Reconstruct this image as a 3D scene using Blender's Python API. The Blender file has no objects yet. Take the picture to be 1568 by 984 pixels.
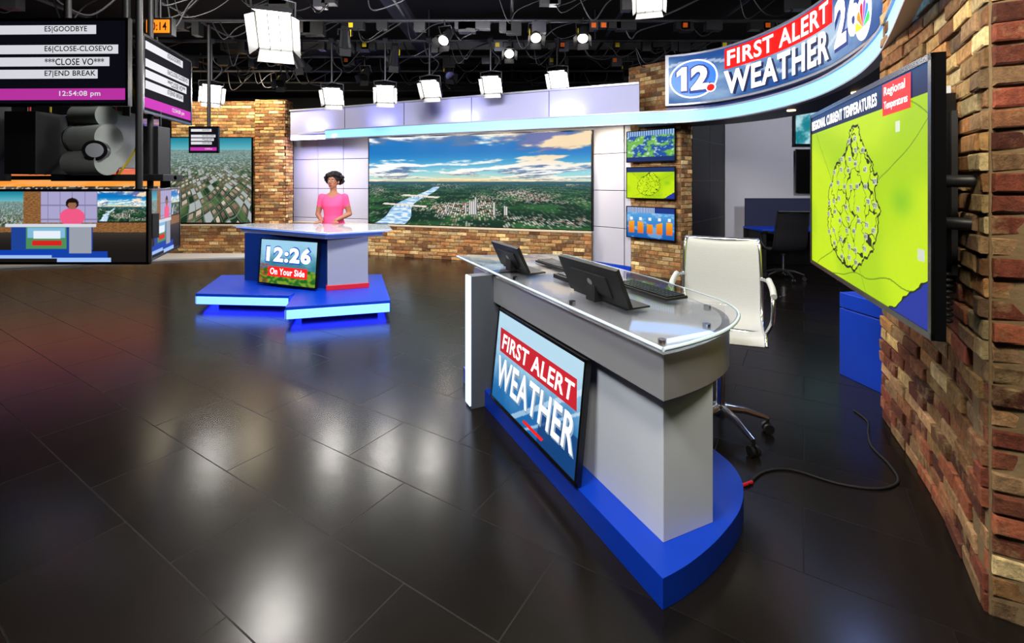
import bpy, math, random
from mathutils import Vector, Matrix, noise
random.seed(7)
D=bpy.data
scn=bpy.context.scene
try:
    scn.view_settings.view_transform='Standard'
    scn.view_settings.look='None'
    scn.view_settings.exposure=.18
except Exception as e: print(e)

def lin(c):
    return tuple((x/12.92 if x<=0.04045 else ((x+0.055)/1.055)**2.4) for x in c[:3])
def clamp(x,a=0.,b=1.): return max(a,min(b,x))
def mixc(a,b,t):
    t=clamp(t); return tuple(a[i]*(1-t)+b[i]*t for i in range(3))
def sstep(a,b,x):
    t=clamp((x-a)/(b-a)); return t*t*(3-2*t)

# ---------------------------------------------------------------- materials
MATS={}
def mat(name,col,rough=.5,metal=0.,emit=None,es=0.,bump=0.,bscale=60.,spec=.5,trans=0.,ior=1.45,var=0.,alpha=1.,coat=0.):
    if name in MATS: return MATS[name]
    m=D.materials.new(name); m.use_nodes=True
    nt=m.node_tree; b=nt.nodes['Principled BSDF']
    c=lin(col)
    b.inputs['Base Color'].default_value=(*c,1)
    b.inputs['Roughness'].default_value=rough
    b.inputs['Metallic'].default_value=metal
    b.inputs['Specular IOR Level'].default_value=spec
    b.inputs['Transmission Weight'].default_value=trans
    b.inputs['IOR'].default_value=ior
    b.inputs['Coat Weight'].default_value=coat
    if emit:
        b.inputs['Emission Color'].default_value=(*lin(emit),1)
        b.inputs['Emission Strength'].default_value=es
    if bump or var:
        tc=nt.nodes.new('ShaderNodeTexCoord'); n=nt.nodes.new('ShaderNodeTexNoise')
        n.inputs['Scale'].default_value=bscale; n.inputs['Detail'].default_value=5
        nt.links.new(tc.outputs['Object'],n.inputs['Vector'])
        if bump:
            bp=nt.nodes.new('ShaderNodeBump'); bp.inputs['Strength'].default_value=bump; bp.inputs['Distance'].default_value=.01
            nt.links.new(n.outputs['Fac'],bp.inputs['Height']); nt.links.new(bp.outputs['Normal'],b.inputs['Normal'])
        if var:
            mx=nt.nodes.new('ShaderNodeMix'); mx.data_type='RGBA'
            mx.inputs[6].default_value=(*[x*(1-var) for x in c],1); mx.inputs[7].default_value=(*[min(1,x*(1+var)) for x in c],1)
            nt.links.new(n.outputs['Fac'],mx.inputs[0]); nt.links.new(mx.outputs[2],b.inputs['Base Color'])
    MATS[name]=m; return m

def mat_screen():
    m=D.materials.new('screen_image'); m.use_nodes=True; nt=m.node_tree; b=nt.nodes['Principled BSDF']
    a=nt.nodes.new('ShaderNodeAttribute'); a.attribute_name='Col'
    b.inputs['Base Color'].default_value=(.004,.004,.004,1); b.inputs['Roughness'].default_value=.45
    b.inputs['Specular IOR Level'].default_value=.06
    nt.links.new(a.outputs['Color'],b.inputs['Emission Color']); b.inputs['Emission Strength'].default_value=.9
    return m
SCREEN=mat_screen()
def mat_brick():
    m=D.materials.new('reclaimed_brick'); m.use_nodes=True; nt=m.node_tree; b=nt.nodes['Principled BSDF']
    a=nt.nodes.new('ShaderNodeAttribute'); a.attribute_name='Col'
    tc=nt.nodes.new('ShaderNodeTexCoord')
    n=nt.nodes.new('ShaderNodeTexNoise'); n.inputs['Scale'].default_value=26; n.inputs['Detail'].default_value=9; n.inputs['Roughness'].default_value=.75
    n2=nt.nodes.new('ShaderNodeTexNoise'); n2.inputs['Scale'].default_value=7; n2.inputs['Detail'].default_value=6; n2.inputs['Roughness'].default_value=.7
    nt.links.new(tc.outputs['Object'],n.inputs['Vector']); nt.links.new(tc.outputs['Object'],n2.inputs['Vector'])
    r=nt.nodes.new('ShaderNodeMapRange'); r.inputs[1].default_value=.3; r.inputs[2].default_value=.72; r.inputs[3].default_value=.4; r.inputs[4].default_value=1.5
    nt.links.new(n.outputs['Fac'],r.inputs[0])
    mul=nt.nodes.new('ShaderNodeVectorMath'); mul.operation='SCALE'
    nt.links.new(a.outputs['Color'],mul.inputs[0]); nt.links.new(r.outputs[0],mul.inputs['Scale'])
    r2=nt.nodes.new('ShaderNodeMapRange'); r2.inputs[1].default_value=.53; r2.inputs[2].default_value=.70; r2.inputs[3].default_value=0; r2.inputs[4].default_value=.6
    nt.links.new(n2.outputs['Fac'],r2.inputs[0])
    mx=nt.nodes.new('ShaderNodeMix'); mx.data_type='RGBA'; mx.inputs[7].default_value=(*lin((.76,.66,.47)),1)
    nt.links.new(r2.outputs[0],mx.inputs[0]); nt.links.new(mul.outputs[0],mx.inputs[6]); nt.links.new(mx.outputs[2],b.inputs['Base Color'])
    b.inputs['Roughness'].default_value=.85; b.inputs['Specular IOR Level'].default_value=.3
    bp=nt.nodes.new('ShaderNodeBump'); bp.inputs['Strength'].default_value=1.; bp.inputs['Distance'].default_value=.02
    nt.links.new(n.outputs['Fac'],bp.inputs['Height']); nt.links.new(bp.outputs['Normal'],b.inputs['Normal'])
    return m
BRICK=mat_brick()
def mat_floor():
    m=D.materials.new('studio_floor_tiles'); m.use_nodes=True; nt=m.node_tree; b=nt.nodes['Principled BSDF']
    tc=nt.nodes.new('ShaderNodeTexCoord'); mp=nt.nodes.new('ShaderNodeMapping'); mp.inputs['Rotation'].default_value=(0,0,math.radians(32))
    nt.links.new(tc.outputs['Object'],mp.inputs['Vector'])
    br=nt.nodes.new('ShaderNodeTexBrick'); br.inputs['Scale'].default_value=1.0; br.inputs['Brick Width'].default_value=.9; br.inputs['Row Height'].default_value=.45
    br.inputs['Mortar Size'].default_value=.003; br.offset=0.5
    br.inputs['Color1'].default_value=(*lin((.066,.056,.050)),1); br.inputs['Color2'].default_value=(*lin((.092,.078,.068)),1); br.inputs['Mortar'].default_value=(*lin((.03,.027,.025)),1)
    nt.links.new(mp.outputs[0],br.inputs['Vector']); nt.links.new(br.outputs['Color'],b.inputs['Base Color'])
    # grout lines are rougher than the tile faces; faint wear within the tiles
    nw=nt.nodes.new('ShaderNodeTexNoise'); nw.inputs['Scale'].default_value=9; nw.inputs['Detail'].default_value=4
    nt.links.new(tc.outputs['Object'],nw.inputs['Vector'])
    rw=nt.nodes.new('ShaderNodeMapRange'); rw.inputs[3].default_value=.20; rw.inputs[4].default_value=.245; nt.links.new(nw.outputs['Fac'],rw.inputs[0])
    ad=nt.nodes.new('ShaderNodeMath'); ad.operation='MULTIPLY_ADD'; ad.inputs[1].default_value=.3
    nt.links.new(br.outputs['Fac'],ad.inputs[0]); nt.links.new(rw.outputs[0],ad.inputs[2]); nt.links.new(ad.outputs[0],b.inputs['Roughness'])
    n3=nt.nodes.new('ShaderNodeTexNoise'); n3.inputs['Scale'].default_value=2.2; n3.inputs['Detail'].default_value=2
    nt.links.new(tc.outputs['Object'],n3.inputs['Vector'])
    bp=nt.nodes.new('ShaderNodeBump'); bp.inputs['Strength'].default_value=.12; bp.inputs['Distance'].default_value=.01
    nt.links.new(n3.outputs['Fac'],bp.inputs['Height'])
    bp2=nt.nodes.new('ShaderNodeBump'); bp2.inputs['Strength'].default_value=.4; bp2.inputs['Distance'].default_value=.003; bp2.invert=True
    nt.links.new(br.outputs['Fac'],bp2.inputs['Height']); nt.links.new(bp.outputs['Normal'],bp2.inputs['Normal']); nt.links.new(bp2.outputs['Normal'],b.inputs['Normal'])
    b.inputs['Specular IOR Level'].default_value=.26
    return m
M_floor=mat_floor()
M_black=mat('black_paint',(.05,.05,.055),.7)
M_blackg=mat('black_gloss_plastic',(.035,.035,.04),.25)
M_blackm=mat('black_matte_plastic',(.09,.09,.1),.5)
M_curt=mat('black_wall',(.06,.06,.085),.8)
M_ceil=mat('ceiling_black',(.05,.05,.055),.9)
M_pipe=mat('grid_pipe_steel',(.24,.24,.26),.4,.5)
M_silver=mat('brushed_silver',(.62,.63,.66),.35,.3)
M_white=mat('white_laminate',(.80,.83,.88),.4,var=.04,bscale=3)
M_grey=mat('grey_laminate',(.55,.57,.64),.4)
M_greyd=mat('slate_laminate',(.30,.32,.36),.5)
M_blue=mat('royal_blue_paint',(.01,.22,.72),.35)
M_blued=mat('dark_blue_paint',(.06,.18,.46),.35)
M_led=mat('led_strip',(.5,.75,1.),.4,emit=(.44,.68,1.),es=1.25)
M_ledb=mat('led_edge_blue',(.4,.65,1.),.4,emit=(.38,.54,1.),es=2.3)
M_under=mat('added_underglow',(.1,.2,.9),.4,emit=(.08,.16,1.),es=9.)  # glow added so the floor reflects more blue
M_ledp=mat('led_white_post',(.8,.9,1.),.4,emit=(.74,.84,1.),es=1.2)
M_panel=mat('grey_wall_panel',(.70,.71,.78),.45,.1,var=.05,bscale=2)
M_fascia=mat('lavender_fascia',(.62,.63,.76),.5,var=.04,bscale=2)
M_seam=mat('panel_seam',(.16,.16,.2),.6)
M_mortar=mat('mortar',(.46,.38,.27),.95,bump=.5,bscale=40)
M_stone=mat('ledge_stone',(.72,.68,.6),.6)
M_glass=mat('clear_acrylic',(.99,.99,1.),.03,trans=1.,ior=1.18)
M_acr=mat('acrylic_edge',(.78,.86,.92),.15,coat=.5)
M_top=mat('pale_counter_gloss',(.74,.77,.82),.12,.0,coat=.4)
M_deck=mat('desk_deck_pale',(.78,.80,.84),.4)
M_red=mat('red_trim',(.75,.1,.15),.4)
M_wtext=mat('white_letter',(.95,.95,.97),.5,emit=(1,1,1),es=.72,spec=.1)
M_rtext=mat('red_banner',(.8,.1,.1),.4,emit=(.84,.12,.10),es=.7,spec=.1)
M_lightface=mat('lamp_diffuser',(1,1,1),.5,emit=(1.,.98,.93),es=5.)
M_lampsm=mat('lamp_lens',(1,1,1),.3,emit=(1.,.97,.9),es=3.)
M_door=mat('barn_door_steel',(.34,.34,.34),.5,.3)
M_chrome=mat('polished_aluminium',(.80,.81,.83),.2,1.)
M_chair=mat('white_chair_mesh',(.66,.67,.69),.6,bump=.3,bscale=250)
M_chairb=mat('black_chair_mesh',(.07,.07,.09),.6)
M_skin=mat('skin_brown',(.62,.41,.31),.5)
M_pink=mat('pink_dress',(.95,.30,.52),.7,bump=.2,bscale=90)
M_hair=mat('dark_hair',(.06,.04,.038),.75,bump=.8,bscale=120)
M_shoe=mat('nude_shoe',(.55,.4,.3),.4)
M_lip=mat('lipstick',(.60,.18,.2),.4)
M_eye=mat('eye_white',(.9,.88,.85),.3)
M_iris=mat('eye_dark',(.08,.05,.04),.2)
M_orange=mat('orange_display',(.9,.4,.1),.5,emit=(1.,.5,.08),es=1.)
M_orangep=mat('orange_gel',(.9,.4,.05),.5)
M_yellow=mat('yellow_tape',(.85,.75,.1),.5)
M_camgrey=mat('camera_grey',(.52,.54,.53),.5,var=.15,bscale=6)
M_officew=mat('office_wall_grey',(.72,.72,.76),.8)
M_part=mat('navy_partition',(.12,.14,.24),.8,bump=.2)
M_litfloor=mat('lit_floor_grey',(.70,.71,.72),.4)  # pale colour stands in for light falling on the floor
M_downl=mat('downlight_lens',(1,1,1),.3,emit=(1.,.85,.6),es=6.)

# ---------------------------------------------------------------- mesh builder
def frame(o,x,y):
    x=Vector(x).normalized(); y=Vector(y); y=(y-x*y.dot(x)).normalized(); z=x.cross(y)
    M=Matrix.Identity(4)
    for i in range(3):
        M[i][0]=x[i];M[i][1]=y[i];M[i][2]=z[i];M[i][3]=o[i]
    return M
class MB:
    def __init__(s): s.v=[];s.f=[];s.m=[];s.c=[];s.s=[];s.mats=[]
    def mi(s,m):
        if m not in s.mats: s.mats.append(m)
        return s.mats.index(m)
    def add(s,vs,fs,m,smooth=False,cols=None,T=None):
        n=len(s.v); k=s.mi(m)
        if T is not None: vs=[T@Vector(v) for v in vs]
        s.v.extend([tuple(v) for v in vs]); s.c.extend(cols if cols else [(1,1,1)]*len(vs))
        for f in fs: s.f.append([i+n for i in f]); s.m.append(k); s.s.append(smooth)
    def box(s,a,b,m,T=None):
        x0,y0,z0=[min(a[i],b[i]) for i in range(3)]; x1,y1,z1=[max(a[i],b[i]) for i in range(3)]
        vs=[(x0,y0,z0),(x1,y0,z0),(x1,y1,z0),(x0,y1,z0),(x0,y0,z1),(x1,y0,z1),(x1,y1,z1),(x0,y1,z1)]
        s.add(vs,[(0,3,2,1),(4,5,6,7),(0,1,5,4),(1,2,6,5),(2,3,7,6),(3,0,4,7)],m,T=T)
    def prism(s,poly,z0,z1,m,T=None,mside=None):
        a=sum(poly[i][0]*poly[(i+1)%len(poly)][1]-poly[(i+1)%len(poly)][0]*poly[i][1] for i in range(len(poly)))
        if a<0: poly=poly[::-1]
        n=len(poly)
        vs=[(p[0],p[1],z0) for p in poly]+[(p[0],p[1],z1) for p in poly]
        sd=[(i,(i+1)%n,(i+1)%n+n,i+n) for i in range(n)]
        s.add(vs,[tuple(range(n))[::-1],tuple(range(n,2*n))]+sd,m,T=T)
    def tube(s,pts,rs,m,n=10,T=None,ell=None,smooth=True):
        pts=[Vector(p) for p in pts]
        if not isinstance(rs,(list,tuple)): rs=[rs]*len(pts)
        vs=[];fs=[]; prev=None
        for i,p in enumerate(pts):
            d=(pts[min(i+1,len(pts)-1)]-pts[max(i-1,0)]).normalized()
            if prev is None:
                a=Vector((0,0,1)) if abs(d.z)<.9 else Vector((1,0,0)); x=d.cross(a).normalized()
            else:
                x=(prev-d*prev.dot(d)).normalized()
            prev=x; y=d.cross(x)
            for k in range(n):
                t=2*math.pi*k/n; vs.append(p+(x*math.cos(t)+y*math.sin(t))*rs[i])
        for i in range(len(pts)-1):
            for k in range(n): fs.append((i*n+k,i*n+(k+1)%n,(i+1)*n+(k+1)%n,(i+1)*n+k))
        s.add(vs,fs,m,smooth,T=T)
        L=(len(pts)-1)*n
        s.add(vs[:n],[tuple(range(n))[::-1]],m,False,T=T); s.add(vs[L:],[tuple(range(n))],m,False,T=T)
    def cyl(s,p0,p1,r,m,n=16,r1=None,T=None): s.tube([p0,p1],[r,r if r1 is None else r1],m,n,T=T)
    def rings(s,rs,m,n=24,T=None):
        vs=[];fs=[]
        for (z,rx,ry,cx,cy) in rs:
            for k in range(n):
                t=2*math.pi*k/n; vs.append((cx+rx*math.cos(t),cy+ry*math.sin(t),z))
        for i in range(len(rs)-1):
            for k in range(n): fs.append((i*n+k,i*n+(k+1)%n,(i+1)*n+(k+1)%n,(i+1)*n+k))
        fs.append(tuple(range(n))[::-1]); fs.append(tuple(range((len(rs)-1)*n,len(rs)*n)))
        s.add(vs,fs,m,True,T=T)
    def ell(s,c,r,m,nu=16,nv=10,T=None):
        vs=[];fs=[]
        vs.append((c[0],c[1],c[2]-r[2]))
        for j in range(1,nv):
            ph=-math.pi/2+math.pi*j/nv
            for i in range(nu):
                t=2*math.pi*i/nu
                vs.append((c[0]+r[0]*math.cos(ph)*math.cos(t),c[1]+r[1]*math.cos(ph)*math.sin(t),c[2]+r[2]*math.sin(ph)))
        vs.append((c[0],c[1],c[2]+r[2])); top=len(vs)-1
        for i in range(nu): fs.append((0,1+(i+1)%nu,1+i)); fs.append((top,top-nu+i,top-nu+(i+1)%nu))
        for j in range(nv-2):
            for i in range(nu): fs.append((1+j*nu+i,1+j*nu+(i+1)%nu,1+(j+1)*nu+(i+1)%nu,1+(j+1)*nu+i))
        s.add(vs,fs,m,True,T=T)
    def grid(s,x0,y0,x1,y1,nx,ny,func,mp=None,off=.003,m=None):
        vs=[];cs=[];fs=[]
        for j in range(ny+1):
            for i in range(nx+1):
                u=i/nx;v=j/ny; x=x0+(x1-x0)*u; y=y0+(y1-y0)*v
                vs.append(mp(x,y,off) if mp else (x,y,off)); cs.append(lin([clamp(q) for q in func(u,v)]))
        for j in range(ny):
            for i in range(nx): a=j*(nx+1)+i; fs.append((a,a+1,a+nx+2,a+nx+1))
        s.add(vs,fs,m or SCREEN,cols=cs)
    def patch(s,x0,y0,x1,y1,m,mp=None,off=.004,nx=1,skew=0.):
        vs=[];fs=[]
        for i in range(nx+1):
            x=x0+(x1-x0)*i/nx
            for k,y in enumerate((y0,y1)):
                xx=x+(skew if k else 0); vs.append(mp(xx,y,off) if mp else (xx,y,off))
        for i in range(nx): fs.append((2*i,2*i+2,2*i+3,2*i+1))
        s.add(vs,fs,m)
    def disc(s,cx,cy,rx,ry,m,mp=None,off=.004,n=24):
        # built from vertical slices so it can follow a curved surface
        vs=[];fs=[]
        for k in range(n+1):
            a=math.pi*(1-k/n); x=cx+rx*math.cos(a); h=ry*math.sin(a)
            for y in (cy-h,cy+h): vs.append(mp(x,y,off) if mp else (x,y,off))
        for k in range(n): fs.append((2*k,2*k+2,2*k+3,2*k+1))
        s.add(vs,fs,m)
    def ring(s,cx,cy,rx,ry,w,m,mp=None,off=.004,n=40):
        vs=[];fs=[]
        for k in range(n):
            c,sn=math.cos(2*math.pi*k/n),math.sin(2*math.pi*k/n)
            for q in (0,w):
                x=cx+(rx-q)*c;y=cy+(ry-q)*sn; vs.append(mp(x,y,off) if mp else (x,y,off))
        for k in range(n): a=2*k;b=2*((k+1)%n); fs.append((a,b,b+1,a+1))
        s.add(vs,fs,m)
    def text(s,t,x0,y0,x1,y1,m,mp=None,off=.006,bold=.02,shear=0.,keep=False):
        vs,fs=textmesh(t,bold,shear)
        ax=min(v[0] for v in vs);bx=max(v[0] for v in vs);ay=min(v[1] for v in vs);by=max(v[1] for v in vs)
        sx=(x1-x0)/(bx-ax); sy=(y1-y0)/(by-ay)
        if keep: sx=min(sx,sy*1.1)
        out=[]
        for v in vs:
            x=x0+(v[0]-ax)*sx; y=y0+(v[1]-ay)*sy; out.append(mp(x,y,off) if mp else (x,y,off))
        s.add(out,fs,m)
    def poly(s,pts,m,mp=None,off=.006):
        s.add([mp(x,y,off) if mp else (x,y,off) for x,y in pts],[tuple(range(len(pts)))],m)
    def obj(s,name,T=None,bevel=0.,parent=None):
        me=D.meshes.new(name); me.from_pydata(s.v,[],s.f)
        for m in s.mats: me.materials.append(m)
        me.polygons.foreach_set('material_index',s.m); me.polygons.foreach_set('use_smooth',s.s)
        if any(c!=(1,1,1) for c in s.c):
            ca=me.color_attributes.new('Col','FLOAT_COLOR','POINT')
            fl=[]
            for c in s.c: fl.extend((c[0],c[1],c[2],1.))
            ca.data.foreach_set('color',fl)
        me.update()
        o=D.objects.new(name,me); scn.collection.objects.link(o)
        if T is not None: o.matrix_world=T
        if bevel:
            b=o.modifiers.new('bevel','BEVEL'); b.width=bevel; b.segments=2; b.limit_method='ANGLE'; b.angle_limit=math.radians(50)
        return o
_tc={}
def textmesh(t,bold,shear):
    k=(t,bold,shear)
    if k in _tc: return _tc[k]
    cu=D.curves.new('t','FONT'); cu.body=t; cu.offset=bold; cu.shear=shear; cu.resolution_u=3; cu.space_character=1.0+bold*3.2
    ob=D.objects.new('t',cu); scn.collection.objects.link(ob)
    dg=bpy.context.evaluated_depsgraph_get(); me=D.meshes.new_from_object(ob.evaluated_get(dg))
    r=([tuple(v.co) for v in me.vertices],[tuple(p.vertices) for p in me.polygons])
    D.objects.remove(ob); D.meshes.remove(me); D.curves.remove(cu)
    _tc[k]=r; return r
def remesh(mb,vox,smooth=2):
    o=mb.obj('tmp'); r=o.modifiers.new('r','REMESH'); r.mode='VOXEL'; r.voxel_size=vox
    sm=o.modifiers.new('s','SMOOTH'); sm.iterations=smooth; sm.factor=.5
    dg=bpy.context.evaluated_depsgraph_get(); me=D.meshes.new_from_object(o.evaluated_get(dg))
    res=([tuple(v.co) for v in me.vertices],[tuple(p.vertices) for p in me.polygons])
    D.objects.remove(o); D.meshes.remove(me); return res

class Path:
    def __init__(s,pts,smooth=True,step=.06):
        P=[Vector((p[0],p[1])) for p in pts]; out=[]
        if smooth:
            for i in range(len(P)-1):
                p0=P[max(i-1,0)];p1=P[i];p2=P[i+1];p3=P[min(i+2,len(P)-1)]
                n=max(2,int((p2-p1).length/step))
                for k in range(n):
                    t=k/n
                    out.append(.5*((2*p1)+(p2-p0)*t+(2*p0-5*p1+4*p2-p3)*t*t+(3*p1-p0-3*p2+p3)*t**3))
            out.append(P[-1])
        else: out=P
        s.p=out; s.l=[0.]
        for i in range(1,len(out)): s.l.append(s.l[-1]+(out[i]-out[i-1]).length)
        s.L=s.l[-1]
    def at(s,d):
        import bisect
        d=max(-.5,min(s.L+.5,d))
        i=max(0,min(len(s.p)-2,bisect.bisect_right(s.l,d)-1))
        t=(d-s.l[i])/(s.l[i+1]-s.l[i]); q=s.p[i].lerp(s.p[i+1],t)
        a=s.p[max(i-1,0)];b=s.p[min(i+2,len(s.p)-1)]; dr=(b-a).normalized()
        return q,dr,Vector((dr.y,-dr.x))
    def xy(s,d,off=0.):
        q,dr,n=s.at(d); return q+n*off
    def near(s,pt):
        pt=Vector(pt); return min(zip(s.l,s.p),key=lambda a:(a[1]-pt).length)[0]
def strip(mb,path,s0,s1,z0,z1,o0,o1,m,step=.08):
    n=max(1,int((s1-s0)/step)); vs=[];fs=[]
    for i in range(n+1):
        d=s0+(s1-s0)*i/n; a=path.xy(d,o1); b=path.xy(d,o0)
        vs+= [(a.x,a.y,z0),(a.x,a.y,z1),(b.x,b.y,z1),(b.x,b.y,z0)]
    for i in range(n):
        for k in range(4): fs.append((4*i+k,4*i+(k+1)%4,4*i+4+(k+1)%4,4*i+4+k)[::-1])
    fs.append((0,1,2,3)); fs.append((4*n+3,4*n+2,4*n+1,4*n))
    mb.add(vs,fs,m)

PAL_WARM=[(.71,.55,.35),(.77,.61,.39),(.65,.48,.30),(.81,.68,.46),(.61,.42,.26),(.71,.51,.32),(.53,.35,.22),(.85,.75,.55),(.63,.42,.26),(.56,.44,.32)]
PAL_RED=[(.60,.34,.24),(.52,.27,.20),(.66,.43,.29),(.45,.23,.17),(.64,.49,.35),(.41,.22,.17),(.70,.55,.40),(.56,.31,.21)]
def bricks(mb,path,z0,z1,pal,bl=.21,bh=.072,gap=.012,jit=.010,s0=0.,s1=None,pal2=None,zsplit=None):
    s1=path.L if s1 is None else s1
    row=0; z=z0
    while z<z1-.01:
        h=min(bh-gap,z1-z); s=s0-(bl*.5 if row%2 else 0)
        while s<s1-.01:
            L=bl*random.uniform(.93,1.07); a=max(s,s0)+gap*.5; b=min(s+L,s1)-gap*.5; s+=L
            if b-a<.02: continue
            d=random.uniform(.006,.006+jit)
            pp=pal
            if pal2 and random.random()<clamp((zsplit-z)/1.2+.35): pp=pal2
            c=random.choice(pp); k=random.uniform(.72,1.15); c=lin([clamp(q*k) for q in c])
            zz0=z+random.uniform(-.003,.003); zz1=z+h+random.uniform(-.003,.003); e=.006
            vs=[]
            for (off,ins) in ((-.01,0),(d-.004,0),(d,e)):
                for (ss,zz,sg,zg) in ((a,zz0,1,1),(b,zz0,-1,1),(b,zz1,-1,-1),(a,zz1,1,-1)):
                    j=random.uniform(-.0025,.0025)
                    q=path.xy(ss+sg*ins+j,off+(random.uniform(-.003,.003) if ins else 0)); vs.append((q.x,q.y,zz+zg*ins+random.uniform(-.002,.002)))
            fs=[(8,9,10,11)]
            for r in (0,4):
                for k2 in range(4): fs.append((r+k2,r+(k2+1)%4,r+4+(k2+1)%4,r+4+k2))
            mb.add(vs,fs,BRICK,cols=[c]*12)
        row+=1; z+=bh
def brickwall(name,segs,z0,z1,pal,thick=.12,**kw):
    mb=MB()
    for pts,sm in segs:
        p=Path(pts,sm); strip(mb,p,0,p.L,z0,z1,-thick,0.,M_mortar,step=.1)
        bricks(mb,p,z0,z1,pal,**kw)
    return mb.obj(name)

# ---------------------------------------------------------------- camera
cam=D.cameras.new('camera'); co=D.objects.new('camera',cam); scn.collection.objects.link(co)
co.location=(0,0,1.6); co.rotation_euler=(math.radians(90),0,0)
cam.sensor_width=36; cam.lens=16.42; cam.shift_y=-.137; cam.clip_end=60; cam.clip_start=.05
scn.camera=co
w=D.worlds.new('world'); scn.world=w; w.use_nodes=True
w.node_tree.nodes['Background'].inputs[0].default_value=(.55,.6,.75,1); w.node_tree.nodes['Background'].inputs[1].default_value=.05

# ---------------------------------------------------------------- room shell
def slab(name,a,b,m):
    mb=MB(); mb.box(a,b,m); return mb.obj(name)
slab('floor',(-12,-2.5,-.1),(8,13.5,0),M_floor)
slab('ceiling',(-12,-2.5,4.9),(8,13.5,5.0),M_ceil)
slab('wall_back',(-12,13.5,-.1),(8,13.6,5),M_curt)
slab('wall_left',(-12.1,-2.5,-.1),(-12,13.5,5),M_curt)
slab('wall_right',(8,-2.5,-.1),(8.1,13.5,5),M_curt)
slab('wall_front',(-12,-2.6,-.1),(8,-2.5,5),M_curt)

# ---------------------------------------------------------------- painters
def N(x,y,z=0.,o=5): return noise.fractal(Vector((x,y,z)),.9,2.1,o)
def paint_sky_city(u,v,seed=0.,hz=.49,river=True):
    if v>hz:
        t=(v-hz)/(1-hz); p=1/(t*1.3+.45)
        x=(u-.30)*p*3.0+.5*t; y=p*3.2
        n=N(x+seed+2.2,y+seed,1.3); n2=N(x*2.1+5,y*2.3+seed,4.,6); n3=N(x*5.5,y*5,2.)
        base=mixc((.60,.87,.91),(.03,.46,.76),sstep(.05,.7,t))
        d=n+.4*n2+.12*n3
        cl=sstep(-.16,.14,d)
        # tops of the clouds catch light, undersides are blue-grey
        dn=N(x+seed+2.2-.05,y+seed-.30,1.3)
        lit=sstep(-.30,.30,(n-dn)*1.6+.45*n3+.25*n2+.08)
        wm=sstep(.45,.85,u)*sstep(.15,.6,t)
        cc=mixc((.33,.46,.64),(1.,1.,1.),lit); cc=mixc(cc,mixc((.44,.44,.66),(1.,.86,.66),lit),wm*.85)
        col=mixc(base,cc,cl*.96)
        glow=math.exp(-t*10); col=mixc(col,(1.,.84,.55),glow*(.4+.55*math.exp(-((u-.45)/.3)**2)))
        return col
    t=(hz-v)/hz; p=1/(t+.12)
    n=N((u-.5)*p*4+seed,p*3.,7.); n2=noise.noise(Vector(((u-.5)*60,v*75,seed)))
    col=mixc((.05,.19,.14),(.17,.38,.20),sstep(-.3,.5,n)); col=mixc(col,(.25,.42,.54),math.exp(-t*7)*.85)
    dens=sstep(-.1,.6,.6*N((u-.5)*5+seed,v*7,2.)+.75*math.exp(-(((u-.50)/.16)**2+((v-.17)/.13)**2))+.35*math.exp(-(((u-.82)/.14)**2+((v-.33)/.08)**2)))
    bx=(u-.5)*95/(t*.8+.45); by=v*60/(t*.8+.45)
    h=noise.noise(Vector((math.floor(bx)*1.7+.3,math.floor(by)*2.3+.1,.5+seed)))
    fx=bx-math.floor(bx)
    if h>.30-.55*dens and t>.06 and fx<.7:
        k=noise.noise(Vector((math.floor(bx)*.9,math.floor(by)*1.3,9)))
        col=mixc(col,(.95,.90,.84) if k>.0 else ((.66,.62,.60) if k>-.25 else (.72,.48,.42)),.25+.65*dens)
    if river:
        # towers of the downtown cluster
        if .10<v<.36 and .38<u<.66:
            tx=math.floor(u*110); hh=noise.noise(Vector((tx*.77,1.5,2.)))
            if hh>.12 and v<.17+.34*(hh-.1)*math.exp(-((u-.52)/.08)**2)+.05 and v>.13:
                col=(.86,.84,.82) if (u*110)%1<.55 else (.42,.44,.50)
        cx=.10+.26*(1-t)**1.2+.02*math.sin(t*9); wd=.006+.07*t
        dd=abs(u-cx)
        if dd<wd and t>.12: col=mixc((.52,.72,.90),(.90,.95,.99),sstep(-.3,.3,noise.noise(Vector((u*30,v*70,1)))))
        for tb in (.34,.55):
            e=t-tb-(u-cx)*.25
            if abs(e)<.018 and abs(u-cx)<wd+.07: col=(.93,.90,.84)
            if 0<e<.06 and int(u*220)%5==0 and abs(u-cx)<wd+.01: col=(.6,.64,.66)
    return col
def paint_city(u,v):
    if v>.86: return mixc((.42,.72,.76),(.08,.50,.60),(v-.86)/.14)
    pv=v/.86; dz=1/(1.12-pv)
    x=(u-.5)*dz*7+.8*noise.noise(Vector((u*3,v*3,1))); y=dz*4+.6*noise.noise(Vector((u*3,v*3,7)))
    x,y=x*.86+y*.5,-x*.5+y*.86
    col=mixc((.10,.20,.12),(.30,.40,.24),sstep(-.35,.35,noise.noise(Vector((x*1.3,y*1.3,4.)))))
    bx=math.floor(x*1.6); by=math.floor(y*1.6); fx=x*1.6-bx; fy=y*1.6-by
    h=noise.noise(Vector((bx*1.73+.2,by*2.31+.4,.5)))
    w1=.15+.25*abs(noise.noise(Vector((bx*3.1,by*.7,3.))))
    if h>-.1 and w1<fx<.9-w1*.5 and w1*.8<fy<.85:
        c=mixc((.46,.36,.30),(.82,.76,.68),sstep(-.1,.45,h)); col=mixc(c,(.30,.25,.22),.6) if fy<w1*.8+.22 else c
    elif h<-.3 and fx>.1: col=(.66,.68,.68)
    if fx<.07 or fy<.06: col=mixc(col,(.62,.62,.6),.6)
    return mixc(col,(.50,.66,.68),sstep(.45,.86,v)*.6)
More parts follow.
